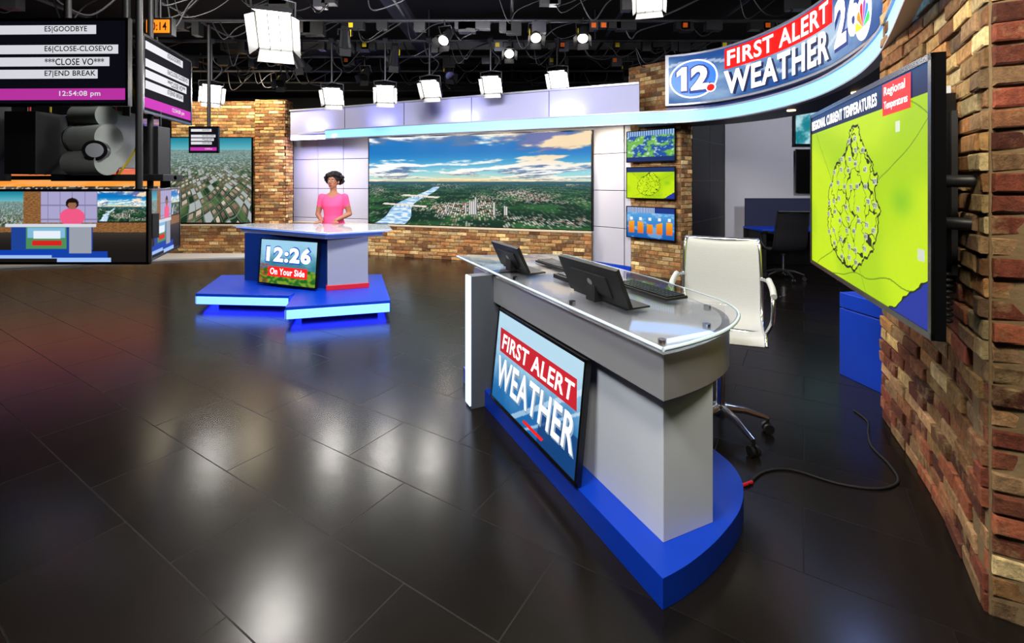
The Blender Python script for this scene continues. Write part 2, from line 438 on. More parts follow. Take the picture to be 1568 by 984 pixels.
def paint_sunset(u,v):
    hz=.35
    if v>hz:
        t=(v-hz)/(1-hz); n=N(u*4,t*9,2.)
        c=mixc((1.,.62,.2),(.85,.35,.40),sstep(.0,.35,t)); c=mixc(c,(.35,.32,.62),sstep(.3,.8,t))
        return mixc(c,(.98,.7,.45),sstep(.05,.5,n)*.6)
    n=noise.noise(Vector((u*60,v*50,1.)))
    c=mixc((.12,.16,.2),(.3,.32,.3),sstep(-.3,.4,noise.noise(Vector((u*14,v*20,5.)))))
    if n>.2: c=(.8,.72,.6)
    return c
def rectpaint(bg,rects):
    def f(u,v):
        c=bg(u,v) if callable(bg) else bg
        for (a,b,cc,d,col) in rects:
            if a<=u<=cc and b<=v<=d: c=col(u,v) if callable(col) else col
        return c
    return f
def blob(cx,cy,rx,ry,col,under):
    def f(u,v):
        return col if ((u-cx)/rx)**2+((v-cy)/ry)**2<1 else under(u,v)
    return f
def brk(u,v):
    return mixc((.62,.45,.26),(.45,.28,.16),noise.noise(Vector((u*60,v*90,0)))*1.2+.5)
def studio_view():
    rects=[(0,.0,1,.42,lambda u,v:mixc((.10,.09,.085),(.24,.21,.18),(v/.42)**3)),
     (0,.42,1,.56,brk),(0,.5,.17,1,lambda u,v:paint_city(u*4,v)),(.17,.42,.29,1,brk),
     (.29,.56,.67,1,lambda u,v:(.5,.48,.6) if (abs((u*12)%1)<.04 or abs((v*5)%1)<.05) else (.66,.64,.80)),(.67,.58,1,1,lambda u,v:paint_sky_city((u-.67)*3,(v-.58)/.42)),
     (0,.05,.55,.10,(.62,.74,.95)),(0,.10,.62,.17,(.05,.25,.68)),(.40,.0,.76,.06,(.62,.76,.97)),(.36,.06,.74,.15,(.08,.25,.66)),
     (.09,.17,.64,.50,(.12,.26,.58)),(.48,.12,.63,.50,(.60,.62,.67)),(.19,.19,.46,.50,(.3,.55,.35)),(.20,.34,.45,.49,(.5,.72,.85)),
     (.24,.33,.42,.44,(.9,.93,.97)),(.23,.23,.43,.30,(.82,.15,.12)),(.05,.50,.66,.545,(.82,.84,.88))]
    g=rectpaint((.1,.1,.1),rects)
    g1=blob(.50,.64,.085,.13,(.93,.35,.52),g)
    def h(u,v):
        if v<.545: return g(u,v)
        if ((u-.50)/.045)**2+((v-.83)/.08)**2<1:
            return (.1,.06,.05) if v>.84 or ((u-.5)/.028)**2+((v-.81)/.07)**2>1 else (.6,.4,.3)
        return g1(u,v)
    return h
SV=studio_view()
random.seed(21)
CS=[(random.uniform(.18,.80),random.uniform(.04,.90)) for _ in range(75)]
OUT=[(.09,.40,.52),(.15,.31,.58),(.22,.26,.66),(.32,.235,.70),(.42,.25,.72),(.50,.255,.68),(.58,.30,.70),(.64,.32,.645),(.70,.42,.62),(.77,.46,.58),(.84,.495,.545)]
def countyfield(u,v):
    nx=u+.022*noise.noise(Vector((u*16,v*16,0)))+.018*noise.noise(Vector((u*45,v*45,0))); ny=v+.02*noise.noise(Vector((u*30,v*30,5)))
    if ny<OUT[0][0] or ny>OUT[-1][0]: return False,nx,ny
    for i in range(len(OUT)-1):
        a=OUT[i];b=OUT[i+1]
        if a[0]<=ny<=b[0]:
            t=(ny-a[0])/(b[0]-a[0]); return (a[1]+(b[1]-a[1])*t<nx<a[2]+(b[2]-a[2])*t),nx,ny
    return False,nx,ny
def paint_map(u,v):
    if v>.885:
        return mixc((.04,.12,.30),(.09,.27,.48),(v-.885)/.115)
    base=mixc((.68,.84,.02),(.78,.91,.05),sstep(-.3,.3,noise.noise(Vector((u*2.5,v*2.5,0)))))
    q=((u-.86)/.09)**2+((v-.47)/.09)**2
    base=mixc(base,(.45,.74,.12),.6*math.exp(-q*2.2))
    sh=.19-.95*(1-u)+.02*noise.noise(Vector((u*26,v*26,1)))+.02*noise.noise(Vector((u*9,v*9,1)))
    if v<sh: return (.12,.20,.62)
    if v<sh+.01: return (.1,.14,.05)
    ins,nx,ny=countyfield(u,v)
    if ins:
        ds=sorted(((nx-a)**2*3.1+(ny-b)**2) for a,b in CS)[:2]
        if math.sqrt(ds[1])-math.sqrt(ds[0])<.0065: return (.10,.13,.02)
        return mixc(base,(.84,.96,.10),.6)
    for k in (1,2.2):
        if any(countyfield(u+du*k,v+dv*k)[0] for du,dv in ((.003,0),(-.003,0),(0,.006),(0,-.006))): return (.05,.07,.02)
    for k,(a,b,c) in enumerate(((.9,.35,.0),(-.6,1.1,.3),(.25,.05,.4),(-1.6,.2,.1))):
        f=v-(b+a*(u-.5)+.05*noise.noise(Vector((u*5,k*3,0))))
        if abs(f)<.003: return (.45,.58,.05)
    return base

def tv_body(w,h,depth=.06,bez=.02):
    mb=MB()
    mb.box((-w/2,-h/2,-depth*.45),(w/2,h/2,0),M_blackg)
    mb.box((-w*.38,-h*.36,-depth),(w*.38,h*.36,-depth*.45),M_blackm)
    for a,b in (((-w/2,-h/2),(w/2,-h/2+bez)),((-w/2,h/2-bez),(w/2,h/2)),((-w/2,-h/2),(-w/2+bez,h/2)),((w/2-bez,-h/2),(w/2,h/2))):
        mb.box((a[0],a[1],-.002),(b[0],b[1],.008),M_blackg)
    return mb

# ---------------------------------------------------------------- back set wall
WF=frame((-3.12,10.3,0),(.948,-.319,0),(0,0,1))
mb=MB()
mb.box((-2.12,0,-.14),(5.0,3.25,-.02),M_seam)
xs=[-2.12,-1.41,-.71,0]
zs=[0.1,.76,1.43,2.1,2.62]
for i in range(3):
    for j in range(4): mb.box((xs[i]+.006,zs[j]+.006,-.02),(xs[i+1]-.006,zs[j+1]-.006,.012),M_panel)
mb.box((0,2.56,-.02),(4.95,2.75,.012),M_panel)
mb.box((0,0,-.02),(4.95,.66,.0),M_panel)
mb.obj('wall_set_panels',WF,bevel=.004)
tvw=tv_body(4.88,1.88,.08,.018)
tvw.grid(-2.42,-.922,2.42,.922,640,250,lambda u,v:paint_sky_city(u,v))
tvw.obj('video_wall_display',WF@Matrix.Translation((2.45,1.61,.09)))
PF=frame((1.53,8.74,0),(.57,-.59,0),(0,0,1)); Lp=.80
mb=MB(); mb.box((0,0,-.12),(Lp,3.2,-.02),M_seam)
for i,(a,b) in enumerate(((0,.66),(.67,Lp))):
    for j in range(4): mb.box((a+.005,zs[j]+.006,-.02),(b-.005,zs[j+1]-.006,.01),M_panel)
mb.box((0,0,-.02),(Lp,.1,.03),M_blue)
mb.obj('wall_side_panels',PF,bevel=.004)
p_low=[(-5.05,10.80),(1.47,8.605)]
brickwall('brick_knee_wall',[(p_low,False)],0,.64,PAL_WARM,thick=.1,jit=.012)
mb=MB(); P=Path(p_low,False); strip(mb,P,0,P.L,.64,.67,-.1,.03,M_stone); mb.obj('trim_1')
brickwall('brick_knee_wall',[([(-10.6,8.85),(-7.6,10.2)],False),([(-7.6,10.2),(-4.98,10.2)],False)],0,.62,PAL_WARM,thick=.1)
mb=MB()
for q in ([(-10.6,8.85),(-7.6,10.2)],[(-7.6,10.2),(-4.98,10.2)]):
    P=Path(q,False); strip(mb,P,0,P.L,.62,.65,-.1,.03,M_stone)
mb.obj('trim_2')
brickwall('wall_brick_left',[([(-7.7,10.56),(-5.74,10.56)],False)],.0,3.4,PAL_WARM,thick=.14)
brickwall('brick_pier',[([(-5.70,10.52),(-5.70,10.36)],False),([(-5.70,10.36),(-5.02,10.36)],False),([(-5.02,10.36),(-5.02,10.7)],False)],.0,3.4,PAL_WARM,thick=.14)
t=tv_body(1.84,1.92,.08,.02); t.grid(-.90,-.94,.90,.94,260,260,paint_city)
t.obj('skyline_display',frame((-6.70,10.40,1.62),(1,0,0),(0,0,1)))
t=tv_body(3.1,2.3,.08,.02); t.grid(-1.53,-1.13,1.53,1.13,200,150,paint_sunset)
t.obj('sunset_display',frame((-9.15,9.66,1.83),(3.,1.4,0),(0,0,1)))
mb=MB(); mb.prism([(-10.6,8.1),(-7.0,9.35),(-5.0,9.72),(-4.9,10.12),(-7.6,10.10),(-10.6,8.74)],0,.04,M_litfloor); mb.obj('lit_floor_strip',bevel=.005)  # thin pale slab imitating the white-lit floor along the wall base

# ---------------------------------------------------------------- canopy
LP=Path([(-3.92,9.8),(-2.4,9.15),(-.6,8.375),(.8,7.775),(1.85,7.32),(2.40,7.15),(2.74,6.98),(3.02,6.66),(3.21,6.1),(3.27,5.45),(3.2,4.8),(2.96,4.03),(2.66,3.4),(2.32,2.85),(1.95,2.3),(1.58,1.75)])
sC=LP.near((1.85,7.32)); sE=LP.near((2.66,3.4))
s0=LP.near((2.33,7.17)); s1=LP.near((2.70,3.48)); SL=s1-s0
mb=MB()
strip(mb,LP,0,LP.L,2.50,2.66,-.02,0.,M_led)
strip(mb,LP,0,LP.L,2.485,2.50,-.06,.015,M_silver)
strip(mb,LP,0,LP.L,2.66,2.68,-.12,.015,M_silver)
FP=Path([(-4.9,10.33),(-3.85,9.93),(.8,7.93),(2.02,7.42)],False)
strip(mb,FP,0,FP.L,2.50,3.14,-.06,0.,M_fascia)
strip(mb,FP,0,FP.L,3.14,3.17,-.1,.03,M_silver)
for k in range(1,5):
    s=FP.L*k/5; strip(mb,FP,s-.006,s+.006,2.66,3.14,-.01,.003,M_seam)
mb.prism([(-4.90,10.36),(-3.92,9.83),(1.9,7.35),(2.1,8.05),(1.5,8.68),(-4.95,10.85)],2.62,2.66,M_panel)
n=30
vs=[];fs=[]
for i in range(n+1):
    s=sC+.1+(sE-sC-.1)*i/n; a=LP.xy(s,-.02); b=LP.xy(s,-.75)
    vs+=[(a.x,a.y,2.5),(b.x,b.y,2.5),(b.x,b.y,2.56),(a.x,a.y,2.56)]
for i in range(n):
    for k in range(4): fs.append((4*i+k,4*i+(k+1)%4,4*i+4+(k+1)%4,4*i+4+k))
mb.add(vs,fs,M_blackm)
strip(mb,LP,s0+.02,LP.L,2.66,3.50,-.24,-.15,M_blued)
for s in (sE-.35,sE-1.5,sE-2.6):
    q=LP.xy(s,-.3); mb.cyl((q.x,q.y,2.49),(q.x,q.y,2.505),.05,M_downl)
for x in (-3.3,.95):
    y=9.95-(x+3.3)*.35+.15
    mb.cyl((x,y-.35,2.605),(x,y-.35,2.625),.05,M_downl)
canopy=mb.obj('light_canopy')
def smap(x,y,off):
    q=LP.xy(s0+x,-.06+off); return (q.x,q.y,y)
mb=MB()
strip(mb,LP,s0,s1,2.76,3.54,-.14,-.062,M_silver)
def signbg(u,v):
    c=mixc((.14,.32,.60),(.72,.82,.92),sstep(.0,.95,(1-abs(v-.45)*1.4)*.7+.25*math.sin(u*11+v*3)+.3*N(u*5,v*2,1.)))
    if abs(v-.5-.35*math.sin(u*7+1))<.03: c=mixc(c,(.95,.98,1.),.6)
    return c
mb.grid(.05,2.79,SL-.05,3.51,200,36,signbg,mp=smap,off=.003)
M_bb=mat('badge_blue',(.2,.45,.8),.4,emit=(.14,.36,.74),es=.7)
M_ln=mat('letter_navy',(.06,.15,.42),.5,emit=(.06,.16,.42),es=.6)
mb.disc(.40,3.14,.34,.29,M_bb,smap,.010); mb.ring(.40,3.14,.34,.29,.022,M_wtext,smap,.016)
def digit1(x,y,w,h,m,off): mb.poly([(x+w*.35,y),(x+w*.8,y),(x+w*.8,y+h),(x+w*.42,y+h),(x,y+h*.80),(x,y+h*.60),(x+w*.35,y+h*.70)],m,smap,off)
digit1(.145,2.945,.22,.40,M_ln,.032); digit1(.165,2.965,.18,.36,M_wtext,.048)
mb.text('2',.34,2.93,.65,3.345,M_ln,smap,.032,bold=.09); mb.text('2',.365,2.96,.625,3.32,M_wtext,smap,.050,bold=.05)
mb.disc(.66,2.97,.075,.065,M_wtext,smap,.056); mb.disc(.66,2.97,.058,.05,M_rtext,smap,.062)
k0=.84; k1=SL-1.42
mb.patch(k0,3.20,k1+.06,3.49,M_rtext,smap,.012,nx=26)
mb.text('FIRST ALERT',k0+.05,3.235,k1,3.455,M_wtext,smap,.026,bold=.022)
mb.text('WEATHER',k0+.03,2.82,k1+.05,3.15,mat('letter_shadow',(.03,.1,.3),.5),smap,.014,bold=.055)
mb.text('WEATHER',k0,2.84,k1+.02,3.17,M_wtext,smap,.028,bold=.03)
mb.text('26',SL-1.30,2.86,SL-.62,3.40,M_ln,smap,.014,bold=.09)
mb.text('26',SL-1.27,2.89,SL-.65,3.37,M_wtext,smap,.028,bold=.04)
pc=[(.95,.75,.1),(.95,.45,.1),(.85,.12,.15),(.5,.25,.65),(.1,.45,.85),(.1,.65,.3)]
mb.disc(SL-.50,2.98,.23,.20,M_wtext,smap,.034)
for i,c in enumerate(pc):
    a=math.radians(165-i*30); mm=mat('peacock_%d'%i,c,.4,emit=c,es=.8)
    cx=SL-.50;cy=2.88; vv=[(cx,cy)]
    for da in (-12,-6,0,6,12):
        r=.20 if abs(da)<7 else .18; vv.append((cx+r*math.cos(a+math.radians(da)),cy+r*math.sin(a+math.radians(da))*1.1))
    mb.add([smap(x,y,.042) for x,y in vv][::-1],[tuple(range(6))],mm)
mb.obj('curved_weather_sign')

# ---------------------------------------------------------------- brick column with three monitors
ca=(2.06,8.2); cb=(2.72,7.52)
brickwall('brick_column',[([(2.16,8.55),ca],False),([ca,cb],False),([cb,(2.98,7.74)],False)],0,3.58,PAL_WARM,thick=.12)
cdir=Vector((cb[0]-ca[0],cb[1]-ca[1],0)).normalized(); cn=cdir.cross(Vector((0,0,1)))
def p_green(u,v):
    n=N(u*5,v*4,3.); n2=N(u*12,v*12,8.)
    c=mixc((.10,.32,.62),(.45,.72,.30),sstep(-.15,.2,n)); c=mixc(c,(.85,.92,.95),sstep(.15,.5,n2)*.8)
    if v>.84: c=(.10,.22,.52) if (u*20)%1<.3 else (.6,.75,.9)
    if v<.14: c=(.08,.18,.42)
    return c
def p_yel(u,v):
    if v>.86: return (.1,.2,.4)
    return paint_map(u,v*.95)
def p_bar(u,v):
    if v>.82: return (.10,.2,.52) if u>.6 or (u*30)%1<.4 else (.8,.88,.98)
    c=mixc((.05,.35,.68),(.40,.70,.92),v)
    c=mixc(c,(.9,.95,1),.4*sstep(.1,.4,N(u*4,v*4,6.)))
    if .18<(u*5)%1<.82 and .15<v<.50+.05*math.sin(u*9): c=mixc((.88,.32,.08),(.97,.74,.15),v*1.6)
    if .35<(u*5)%1<.65 and .58<v<.68: c=(.95,.96,.97)
    return c
for zc,fn in ((2.19,p_green),(1.57,p_yel),(.90,p_bar)):
    c=Vector(((ca[0]+cb[0])/2,(ca[1]+cb[1])/2,zc))+cn*.10-cdir*.02
    t=tv_body(.90,.54,.07,.014); t.grid(-.435,-.255,.435,.255,120,72,fn)
    t.obj('wall_monitor',frame(c,cdir,(0,0,1)))

# ---------------------------------------------------------------- office area beyond
mb=MB(); P=Path([(3.0,7.76),(4.25,9.3)],False)
strip(mb,P,0,P.L,0,3.3,-.1,0,M_blackm)
for z in (.9,1.6,2.3): strip(mb,P,0,P.L,z,z+.012,0,.004,M_pipe)
strip(mb,P,.98,1.0,0,3.3,0,.004,M_pipe)
mb.obj('wall_black_partition')
slab('wall_office',(4.22,9.25,0),(7.9,9.35,3.4),M_officew)
t=tv_body(.95,.82,.06,.02); t.grid(-.455,-.39,.455,.39,60,40,lambda u,v:mixc((.1,.5,.55),(.7,.85,.88),sstep(-.3,.4,N(u*3,v*3,2.)))); t.obj('office_monitor',frame((6.02,9.17,2.72),(1,0,0),(0,0,1)))
t=tv_body(.95,.85,.06,.02); t.obj('office_monitor',frame((6.05,9.17,1.8),(1,0,0),(0,0,1)))
mb=MB(); mb.box((4.5,9.0,.72),(6.6,9.04,1.27),M_part); mb.box((4.45,8.3,.70),(6.6,9.0,.735),M_blue)
for x in (4.5,6.5): mb.box((x,8.35,0),(x+.05,8.95,.70),M_blackm)
mb.box((4.45,8.95,0),(6.6,8.99,.7),M_blackm)
mb.obj('office_desk',bevel=.004)

def catm(pts,n=6):
    P=[Vector(p) for p in pts]; out=[]
    for i in range(len(P)-1):
        p0=P[max(i-1,0)];p1=P[i];p2=P[i+1];p3=P[min(i+2,len(P)-1)]
        for k in range(n):
            t=k/n; out.append(.5*((2*p1)+(p2-p0)*t+(2*p0-5*p1+4*p2-p3)*t*t+(3*p1-p0-3*p2+p3)*t**3))
    out.append(P[-1]); return out
def office_chair(name,o,face,sz,M_s,M_f,bh=.6):
    mb=MB(); f=Vector((face[0],face[1],0)).normalized(); Y=-f; X=Y.cross(Vector((0,0,1)))
    T=frame((o[0],o[1],0),X,Y)
    prof=catm([(0,-.25,sz-.03),(0,-.2,sz+.01),(0,-.05,sz-.01),(0,.10,sz-.01),(0,.18,sz+.04),(0,.22,sz+.15),(0,.25,sz+.33),(0,.28,sz+.47),(0,.31,sz+bh),(0,.34,sz+bh+.005)],5)
    n=len(prof); vs=[];fs=[]; W=9
    for i,p in enumerate(prof):
        a=prof[max(i-1,0)];b=prof[min(i+1,n-1)]; d=(b-a).normalized(); nn=Vector((0,-d.z,d.y))
        hw=.24-.02*sstep(n*.55,n,i); rib=.003 if i%2 else 0
        for side in (0,1):
            for k in range(W):
                t=k/(W-1)*2-1; q=p+nn*(-.014*side+rib*(1-side))-nn*.02*(1-t*t)+Vector((hw*t,0,0)); vs.append(q)
    for i in range(n-1):
        for k in range(W-1):
            a=i*2*W+k; b=a+2*W; fs.append((a,a+1,b+1,b)); a+=W;b+=W; fs.append((b,b+1,a+1,a))
    mb.add(vs,fs,M_s,True)
    for sgn in (-1,1):
        mb.tube([(sgn*(.245-.02*sstep(n*.55,n,i)),p.y,p.z) for i,p in enumerate(prof)],.012,M_f,8)
        mb.tube(catm([(sgn*.24,.23,sz+.27),(sgn*.275,.14,sz+.27),(sgn*.285,-.05,sz+.25),(sgn*.285,-.15,sz+.22),(sgn*.28,-.17,sz+.1),(sgn*.25,-.1,sz-.0)],5),.012,M_f,8)
        mb.tube(catm([(sgn*.28,.12,sz+.285),(sgn*.288,-.05,sz+.268),(sgn*.288,-.15,sz+.24)],4),.018,M_s,8)
    mb.tube([(-.235,.34,sz+bh),(.235,.34,sz+bh)][0:2],.016,M_f,8)
    mb.tube([(-.24,.0,sz-.03),(.24,.0,sz-.03)],.016,M_f,8)
    mb.cyl((0,0,.12),(0,0,sz-.05),.028,M_chrome,r1=.02); mb.cyl((0,0,sz-.1),(0,0,sz-.02),.06,M_blackm)
    mb.cyl((0,0,.10),(0,0,.17),.045,M_f)
    for k in range(5):
        a=math.radians(72*k+20); c,s=math.cos(a),math.sin(a)
        mb.tube([(0,0,.15),(.15*c,.15*s,.135),(.29*c,.29*s,.09)],[.03,.022,.015],M_f,8)
        mb.cyl((.29*c,.29*s,.06),(.29*c,.29*s,.1),.01,M_blackm,8)
        for off in (-.018,.018):
            q=Vector((.29*c-s*off,.29*s+c*off,.031)); e=Vector((-s,c,0))*.009
            mb.cyl(q-e,q+e,.031,M_blackm,14)
    return mb.obj(name,T)
office_chair('office_chair',(4.42,7.6),(.1,1),.5,M_chairb,M_blackm,bh=.62)
office_chair('office_chair',(1.34,3.0),(-.42,-.9),.68,M_chair,M_chrome,bh=.51)

# ---------------------------------------------------------------- right curved brick wall + monitor
RW=[(2.52,3.17),(2.27,2.62),(2.04,2.17),(1.765,1.727)]
brickwall('wall_brick_right',[([(2.66,3.12),RW[0]][0:2],False),(RW,True)],0,3.5,PAL_WARM,thick=.14,bl=.225,bh=.078,jit=.022,pal2=PAL_RED,zsplit=.9)
brickwall('wall_brick_end',[([(1.765,1.727),(2.35,1.43)],False)],0,3.5,PAL_RED,thick=.14,bl=.225,bh=.078,jit=.022,pal2=PAL_WARM,zsplit=.3)
t0=Vector((1.897,2.957,0)); t1=Vector((1.36,1.505,0)); td=(t1-t0).normalized()
TM=frame(((t0.x+t1.x)/2,(t0.y+t1.y)/2,1.55),td,(0,0,1)); W=(t1-t0).length
t=tv_body(W,.93,.07,.022)
t.grid(-W/2+.02,-.445,W/2-.02,.445,620,360,paint_map)
t.text('REGIONAL CURRENT TEMPERATURES',-W/2+.04,.362,W/2-.46,.418,M_wtext,off=.006,bold=.03)
t.patch(W/2-.40,.31,W/2-.15,.435,M_rtext,off=.006)
t.text('Regional',W/2-.38,.378,W/2-.19,.422,M_wtext,off=.008,bold=.01); t.text('Temperatures',W/2-.38,.325,W/2-.17,.365,M_wtext,off=.008,bold=.01)
M_num=mat('map_numbers',(.12,.13,.14),.5,emit=(.10,.12,.14),es=.5)
M_numb=mat('map_number_plate',(.5,.5,.5),.5,emit=(.66,.72,.62),es=.75)
random.seed(5)
placed=[]
for i in range(1200):
    u=random.uniform(.2,.74); v=random.uniform(.1,.84)
    if countyfield(u,v)[0] and all(abs(u-a)>.052 or abs(v-b)>.058 for a,b in placed): placed.append((u,v))
for u,v in placed:
    x=-W/2+.02+(W-.04)*u; y=-.445+.89*v
    t.patch(x-.021,y-.013,x+.021,y+.013,M_numb,off=.005); t.text(random.choice(['67','68','70','71','66','72','69']),x-.016,y-.009,x+.016,y+.009,M_num,off=.007,bold=.03)
t.patch(W/2-.28,.235,W/2-.24,.275,M_numb,off=.005); t.patch(W/2-.10,-.22,W/2-.05,-.18,M_numb,off=.005)
t.box((-.25,-.25,-.11),(.25,.25,-.07),M_blackm)
t.tube([(.05,.05,-.1),(.28,.05,-.22),(.3,.05,-.34)],.025,M_blackm); t.tube([(.05,-.12,-.1),(.28,-.12,-.22),(.3,-.12,-.34)],.025,M_blackm)
t.obj('wall_mounted_monitor',TM,bevel=.003)
mb=MB(); pf=Path(RW); sP=pf.near((1.96,2.03))
strip(mb,pf,sP-.07,sP+.07,1.12,1.98,.03,.12,M_blackg); strip(mb,pf,sP-.10,sP+.10,1.2,1.9,.03,.05,M_blackm)
for z in [1.0+.025*i for i in range(9)]:
    q=pf.xy(sP+.08,.06); mb.ell((q.x,q.y,z),(.02,.02,.011),M_blackm,8,6)
q=pf.xy(sP,.075); mb.box((q.x-.03,q.y-.03,1.93),(q.x+.03,q.y+.03,2.02),M_white)
mb.obj('monitor_mount_box')
mb=MB(); mb.prism([(2.72,3.88),(2.80,3.42),(3.35,3.5),(3.25,3.98)],0,.55,M_blue); mb.prism([(2.72,3.88),(2.80,3.42),(3.35,3.5),(3.25,3.98)],.56,.68,M_blue); mb.prism([(2.74,3.86),(2.82,3.44),(3.33,3.5),(3.24,3.96)],.54,.57,M_seam)
mb.obj('blue_cabinet',bevel=.004)
mb=MB()
mb.tube(catm([(1.24,2.45,.010),(1.38,2.56,.007),(1.54,2.58,.007),(1.72,2.46,.007),(1.9,2.42,.007),(2.05,2.48,.007),(2.12,2.62,.007),(2.16,2.8,.007),(2.25,2.95,.007),(2.36,3.1,.007),(2.38,3.25,.007)],6),.006,M_black,8)
mb.tube([(1.20,2.44,.010),(1.27,2.47,.010)],.009,M_red,8)
mb.obj('floor_cable')

# ---------------------------------------------------------------- weather desk  (local x=v across, y=u along)
DF=frame((.562,1.74,0),(.902,.432,0),(-.432,.902,0))
def crv(pts): return [(p.x,p.y) for p in catm([(a,b,0) for a,b in pts],6)]
mb=MB()
mb.prism(crv([(0,0),(.15,.01),(.35,.05),(.58,.13),(.75,.25),(.84,.4),(.87,.6)])+[(.87,2.2),(0,2.2)],0,.12,M_blue)
mb.prism([(.126,.13),(.404,.125),(.404,2.05),(.126,2.05)],.12,.74,M_white)
mb.prism([(.404,1.3),(.80,1.3),(.80,2.05),(.404,2.05)],.12,.74,M_grey)
ap=crv([(.07,.07),(.2,.078),(.38,.11),(.56,.18),(.70,.29),(.78,.42),(.82,.62)])+[(.84,2.15),(.07,2.15)]
mb.prism(ap,.734,.918,M_silver)
ap2=crv([(.10,.10),(.2,.105),(.38,.14),(.55,.21),(.67,.31),(.75,.43),(.79,.63)])+[(.81,2.1),(.10,2.1)]
mb.prism(ap2,.918,.922,M_deck)
gl=crv([(.04,.04),(.2,.05),(.4,.085),(.59,.16),(.74,.27),(.83,.42),(.87,.62),(.92,1.05)])+[(.93,2.15),(.05,2.5)]
mb.prism(gl,.945,.962,M_glass)
for i in range(len(gl)):
    a=Vector((*gl[i],.9535)); b=Vector((*gl[(i+1)%len(gl)],.9535)); mb.tube([a,b],.0095,M_acr,6)
for (x,y) in ((.12,.13),(.45,.2),(.7,.42),(.12,.8),(.12,1.5),(.78,1.0),(.8,1.7),(.12,2.1)):
    mb.cyl((x,y,.92),(x,y,.946),.018,M_chrome)
mb.box((.15,.13,.922),(.42,.16,.93),M_ledp)
mb.box((-.1,1.75,0),(.55,1.85,.93),M_greyd)
mb.box((-.112,1.755,.02),(-.1,1.845,.93),M_ledp)
desk=mb.obj('weather_desk',DF,bevel=.004)
Mw=DF@frame((.022,1.085,.432),(0,-1,0),(.06,0,.57))
t=tv_body(1.05,.60,.055,.016)
def p_wx(u,v):
    c=mixc((.10,.40,.66),(.72,.86,.93),sstep(.1,1.,v+.3*N(u*3,v*2,1.)+.2*(1-u)))
    if abs(v-.2-1.1*(u-.5))<.03 or abs(v+.2-1.1*(u-.3))<.015: c=mixc(c,(.9,.96,1.),.6)
    if u>.62 and v<.35: c=mixc(c,(.05,.2,.42),.7)
    return c
t.grid(-.51,-.285,.51,.285,130,75,p_wx)
t.patch(-.44,.035,.48,.185,mat('crimson_banner',(.6,.1,.13),.4,emit=(.66,.13,.18),es=.75,spec=.1),off=.007,skew=-.02)
t.text('FIRST ALERT',-.41,.06,.45,.16,M_wtext,off=.010,bold=.02,shear=.1)
t.text('WEATHER',-.43,-.19,.49,.0,mat('letter_grey',(.5,.55,.6),.5,emit=(.40,.48,.58),es=.8),off=.008,bold=.04,shear=.1)
t.text('WEATHER',-.44,-.18,.48,.01,mat('letter_silver',(.8,.82,.85),.4,emit=(.86,.89,.93),es=.75,spec=.1),off=.011,bold=.02,shear=.1)
t.patch(-.05,-.255,.18,-.235,M_rtext,off=.009,skew=.02)
t.obj('desk_front_monitor',Mw,bevel=.002)
def desk_screen(name,u0,u1,vb,zt):
    mb=MB(); w=u1-u0
    mb.box((vb+.0,u0+.03,.963),(vb+.15,u1-.03,.972),M_blackm)
    T=frame((vb,(u0+u1)/2,.975),(0,-1,0),(-.085,0,zt-.975)); h=math.hypot(.085,zt-.975)
    mb.box((-w/2,0,-.018),(w/2,h,.004),M_blackm,T=T)
    mb.box((-w/2+.015,.015,-.020),(w/2-.015,h-.015,-.018),M_blackg,T=T)
    mb.box((-w*.3,h*.2,.004),(w*.3,h*.75,.012),M_blackm,T=T)
    mb.disc(0,h*.5,.020,.020,M_silver,lambda x,y,o:T@Vector((x,y,.013)),.001)
    mb.box((vb-.05,(u0+u1)/2-.04,.965),(vb+.05,(u0+u1)/2+.04,1.05),M_blackm)
    mb.obj(name,DF,bevel=.002)
desk_screen('low_profile_monitor',.47,1.0,.24,1.17); desk_screen('low_profile_monitor',1.46,1.9,.20,1.15)
def keyboard(v0,u0,w):
    mb=MB(); mb.box((v0,u0,.963),(v0+.15,u0+w,.978),M_blackm)
    for i in range(5):
        for j in range(15):
            a=v0+.01+i*.027; b=u0+.01+j*(w-.02)/15; mb.box((a,b,.978),(a+.022,b+(w-.02)/15-.005,.985),M_blackg)
    mb.obj('keyboard',DF,bevel=.002)
keyboard(.55,.55,.45); keyboard(.50,1.50,.42)
mb=MB(); mb.ell((.66,1.12,.981),(.03,.05,.018),M_blackg); mb.box((.65,1.09,.99),(.67,1.12,1.0),M_blackm); mb.obj('computer_mouse',DF)
mb=MB(); mb.box((.32,1.16,.963),(.47,1.34,.99),M_blackm); mb.box((.34,1.18,.99),(.45,1.32,.996),M_blackg); mb.tube(catm([(.47,1.28,.975),(.55,1.3,.972),(.6,1.38,.969),(.5,1.42,.969)]),.005,M_blackg,6); mb.obj('desk_control_box',DF,bevel=.004)

# ---------------------------------------------------------------- anchor desk
mb=MB()
A=[(-3.93,5.80),(-2.72,5.70),(-2.55,7.0),(-4.32,6.95)]
B=[(-2.5,5.15),(-1.42,5.46),(-1.95,6.98),(-3.0,6.85)]
def inset(poly,d):
    c=Vector((sum(p[0] for p in poly)/len(poly),sum(p[1] for p in poly)/len(poly)))
    return [tuple(c+(Vector(p)-c)*(1-d/(Vector(p)-c).length)) for p in poly]
for poly,zt in ((A,.205),(B,.212)):
    mb.prism(poly,.07,zt,M_blue); mb.prism(inset(poly,.25),0,.066,M_black); mb.prism(inset(poly,.08),.058,.069,M_under)  # last prism: added glowing sheet that tints the floor blue
def edge(a,b,z0,z1,m,off=.006,t=.01):
    P=Path([a,b],False); strip(mb,P,.01,P.L-.01,z0,z1,off-t,off,m)
edge(A[0],A[1],.075,.17,M_ledb); edge(B[0],B[1],.075,.175,M_ledb); edge(A[3],A[0],.075,.17,M_ledb); edge(B[3],B[0],.075,.175,M_ledb)
